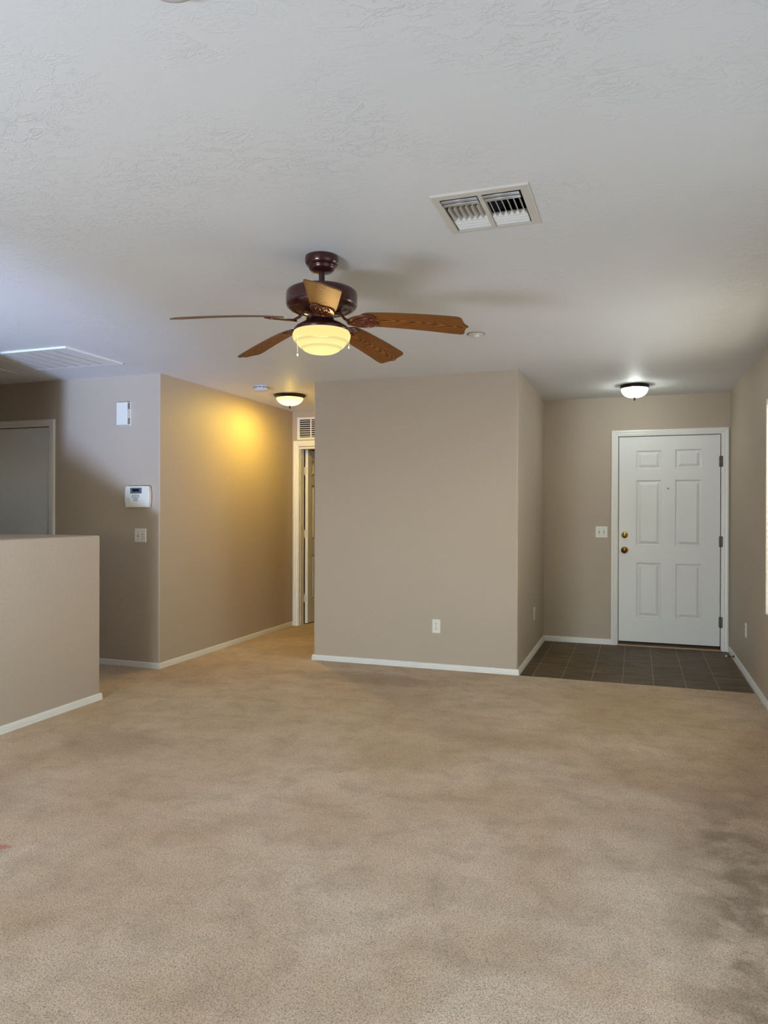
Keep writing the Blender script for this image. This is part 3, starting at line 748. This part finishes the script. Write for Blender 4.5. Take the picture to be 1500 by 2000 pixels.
# wall grille over the hall door
hv = thing('wall_grille', (-3.40, YF, 2.243), 'white louvred grille on the wall above the open hall door', 'air vent')
mb = MB(); grid_slab(mb, -3.655, -3.15, 2.118, 2.369, [(-3.625, -3.492, 2.142, 2.345), (-3.478, -3.18, 2.142, 2.345)], lambda a, b, c, d: mb.box(a, b, YF - .010, YF, c, d))
rel(mb, hv).build('frame', M['vent_lit'], hv)
mb = MB(); mb.box(-3.625, -3.18, YF - .0015, YF - .0005, 2.142, 2.345); rel(mb, hv).build('backing', M['slot'], hv)
for i in range(8):
    zc = 2.157 + i * .0245
    T = Matrix.Translation((0, YF - .006, zc)) @ Matrix.Rotation(math.radians(40), 4, 'X')
    mb = MB(); mb.box(-3.623, -3.182, -.0095, .0065, -.001, .001, 0, T); rel(mb, hv).build('louvre', M['vent_lit'], hv)

# ------------------------------------------------------------------ detectors on the ceiling
sd = thing('smoke_detector', (-3.225, 5.86, H), 'white smoke detector beside the hall lamp', 'smoke detector')
MB().lathe([(0, 0), (.072, 0), (.072, -.010), (.069, -.012), (.066, -.014), (.066, -.018), (.069, -.020), (.067, -.040), (.058, -.047), (.030, -.050), (0, -.050)], seg=48).build('body', M['grey_plastic'], sd)
sl0 = MB().box(-.002, .0028, -.011, .011, -.0022, .0022).build('vent_slot', M['slot'], sd)
for i in range(12):
    a = 2 * PI * (i + .5) / 12
    sl_ = sl0 if i == 0 else sl0.copy()
    if i: COL.objects.link(sl_); sl_.parent = sd
    sl_.location = (.0675 * math.cos(a), .0675 * math.sin(a), -.016); sl_.rotation_euler = (0, 0, a)
mb = MB(); mb.lathe([(0, -.0535), (.008, -.053), (.009, -.050)], (.02, -.02, 0), 16); mb.build('test_button', M['plastic'], sd)
fs_ = thing('ceiling_sensor', (-.975, 4.575, H), 'small round white domed cap on the ceiling by the fan blade tip', 'sensor')
MB().lathe([(0, 0), (.052, 0), (.052, -.003), (.046, -.007), (.024, -.009), (0, -.009)], seg=40).build('plate', M['plastic'], fs_)
MB().lathe([(.022, -.008), (.020, -.016), (.012, -.021), (0, -.022)], seg=32).build('dome', M['plastic'], fs_)
MB().lathe([(.0521, -.0005), (.056, -.0005), (.056, -.002), (.0521, -.0025)], seg=40).build('gasket', M['slot'], fs_)
sd2 = thing('smoke_detector', (-.93, 1.283, H), 'white round detector cut off by the top edge of the picture', 'smoke detector')
MB().lathe([(0, 0), (.070, 0), (.070, -.012), (.064, -.020), (.060, -.034), (.045, -.040), (0, -.041)], seg=48).build('body', M['grey_plastic'], sd2)
MB().lathe([(.0705, -.0005), (.073, -.0005), (.073, -.003), (.0705, -.003)], seg=48).build('mounting_ring', M['plastic'], sd2)

# ------------------------------------------------------------------ things on the walls
def wall_thing(name, loc, rotz, label, cat, group=None): return thing(name, loc, label, cat, group, None, rotz)
# local frame: x to the right along the wall, -y out of the wall, z up
def plate(parent, w_, h_, t_=.006):
    mb = MB(); a, b = w_ / 2, h_ / 2
    rings = [((a, b), 0), ((a, b), -.0025), ((a - .005, b - .005), -t_)]
    vs = []; fs = []
    for (x, z), y in rings: vs += [(-x, y, -z), (x, y, -z), (x, y, z), (-x, y, z)]
    for i in range(2):
        for t in range(4): fs.append((i * 4 + t, i * 4 + (t + 1) % 4, i * 4 + 4 + (t + 1) % 4, i * 4 + 4 + t))
    fs += [(8, 9, 10, 11), (0, 1, 2, 3)]
    mb.add(vs, fs); return mb.build('cover_plate', M['plastic'], parent)
def outlet(x, y, z, rz, label):
    t = wall_thing('outlet', (x, y, z), rz, label, 'outlet', 'wall power outlets')
    plate(t, .070, .114)
    for s_ in (-1, 1):
        zc = s_ * .0195
        mb = MB(); pts = [(.0165 * math.cos(a), max(-.0135, min(.0135, .0175 * math.sin(a))) + zc) for a in [2 * PI * i / 32 for i in range(32)]]
        mb.prism(pts, 0, .0075, T=Matrix.Rotation(PI / 2, 4, 'X')); rc = mb.build('receptacle', M['plastic'], t)
        mb = MB(); mb.box(-.0078, -.0048, -.0082, -.0070, zc, zc + .010); mb.box(.0048, .0078, -.0082, -.0070, zc + .001, zc + .009)
        mb.lathe([(0, -.0082), (.0030, -.0082), (.0030, -.007)], (0, 0, zc - .006), 14, axis='Y')
        mb.build('slot', M['slot'], rc)
    mb = MB(); mb.lathe([(0, -.0072), (.0028, -.0070), (.003, -.006)], (0, 0, 0), 12, axis='Y'); mb.build('screw', M['hinge'], t)
    return t
outlet(-1.567, YA, .354, 0, 'white power outlet low on the wall block between hall and entry')
outlet(XB, 6.80, .362, PI / 2, 'power outlet low on the side wall left of the tiled entry')
outlet(XD, 6.455, .361, -PI / 2, 'power outlet low on the right wall near the baseboard')
def switch(x, y, z, label):
    t = wall_thing('light_switch', (x, y, z), 0, label, 'light switch', 'double light switches')
    plate(t, .116, .114)
    for s_ in (-1, 1):
        xc = s_ * .023
        mb = MB(); mb.box(xc - .0055, xc + .0055, -.0068, -.0055, -.0125, .0125); mb.build('toggle_slot', M['key'], t)
        T = Matrix.Translation((xc, -.006, 0)) @ Matrix.Rotation(math.radians(28 * s_), 4, 'X')
        mb = MB(); mb.box(-.0042, .0042, -.013, 0, -.0045, .0045, 0, T); mb.build('toggle', M['plastic'], t, bevel=.001)
        for zz in (.030, -.030):
            mb = MB(); mb.lathe([(0, -.0074), (.0028, -.0072), (.0032, -.006)], (xc, 0, zz), 12, axis='Y'); mb.build('screw', M['hinge'], t)
switch(-3.907, YE, 1.098, 'double light switch below the alarm keypad')
switch(-.330, YD, 1.107, 'double light switch left of the front door')

# alarm keypad
kp = wall_thing('alarm_keypad', (-3.912, YE, 1.420), 0, 'white alarm keypad with dark display on the wall behind the partition', 'keypad')
a, b = .122, .088; pts = []
for i in range(9):
    z = -b + 2 * b * i / 8; pts.append((a - .010 * (z / b) ** 2, z))
poly = [(x, z) for x, z in pts] + [(-x, z) for x, z in pts[::-1]]
T = Matrix.Rotation(PI / 2, 4, 'X')
mb = MB(); mb.prism(poly, .008, .046, T=T); mb.build('case', M['plastic'], kp, bevel=.006, bseg=3)
mb = MB(); mb.box(-.112, .109, -.010, 0, -.083, .087); mb.build('back_plate', M['slot'], kp)
def rect(name, x0, x1, z0, z1, y0, y1, m, par): return MB().box(x0, x1, y0, y1, z0, z1).build(name, m, par, bevel=.0012)
dp = rect('display', -.064, .050, .026, .074, -.0485, -.045, M['display'], kp)
rect('screen', -.042, .028, .042, .064, -.0497, -.048, M['lcd'], dp)
for r_, row in enumerate(((-2, -1, 0, 1, 2), (-2, -1, 0, 1, 2), (-1, 0, 1), (-1, 0, 1))):
    for c_ in row:
        xc, zc = -.010 + c_ * .0155, .012 - r_ * .0145
        rect('key', xc - .0048, xc + .0048, zc - .0045, zc + .0045, -.049, -.0455, M['key'], kp)
mb = MB(); mb.lathe([(0, -.047), (.014, -.0468), (.016, -.045)], (-.075, 0, -.028), 24, axis='Y'); mb.build('speaker', M['grey_plastic'], kp)

# wall chime
ch = wall_thing('door_chime', (-4.062, YE, 2.115), 0, 'tall white door chime box high on the wall above the keypad', 'door chime')
mb = MB(); mb.box(-.058, .052, -.045, -.002, -.095, .095); mb.build('cover', M['plastic'], ch, bevel=.004, bseg=3)
mb = MB(); mb.box(-.054, .058, -.006, 0, -.098, .098); mb.build('back_plate', M['grey_plastic'], ch)
for z0 in (.040, -.085):
    mb = MB()
    for i in range(5): mb.box(.0515, .0528, -.038, -.010, z0 + i * .010, z0 + i * .010 + .0055)
    mb.build('sound_slots', M['slot'], ch)

# door stop on the right baseboard
ds = thing('door_stop', (XD - .013, 7.08, .030), 'small spring door stop sticking out of the right baseboard', 'door stop')
mb = MB(); mb.lathe([(.0, 0), (.011, 0), (.011, -.006), (.006, -.010)], axis='X', seg=16); mb.build('base', M['spring'], ds)
mb = MB(); mb.tube([(-.008 - .050 * i / 120, .0045 * math.cos(i * .62), .0045 * math.sin(i * .62)) for i in range(121)], .0011, 6); mb.build('spring', M['spring'], ds)
mb = MB(); mb.lathe([(.0055, -.056), (.0075, -.058), (.0075, -.068), (.005, -.072), (0, -.073)], axis='X', seg=16); mb.build('tip', M['rubber'], ds)

bpy.context.view_layer.update()
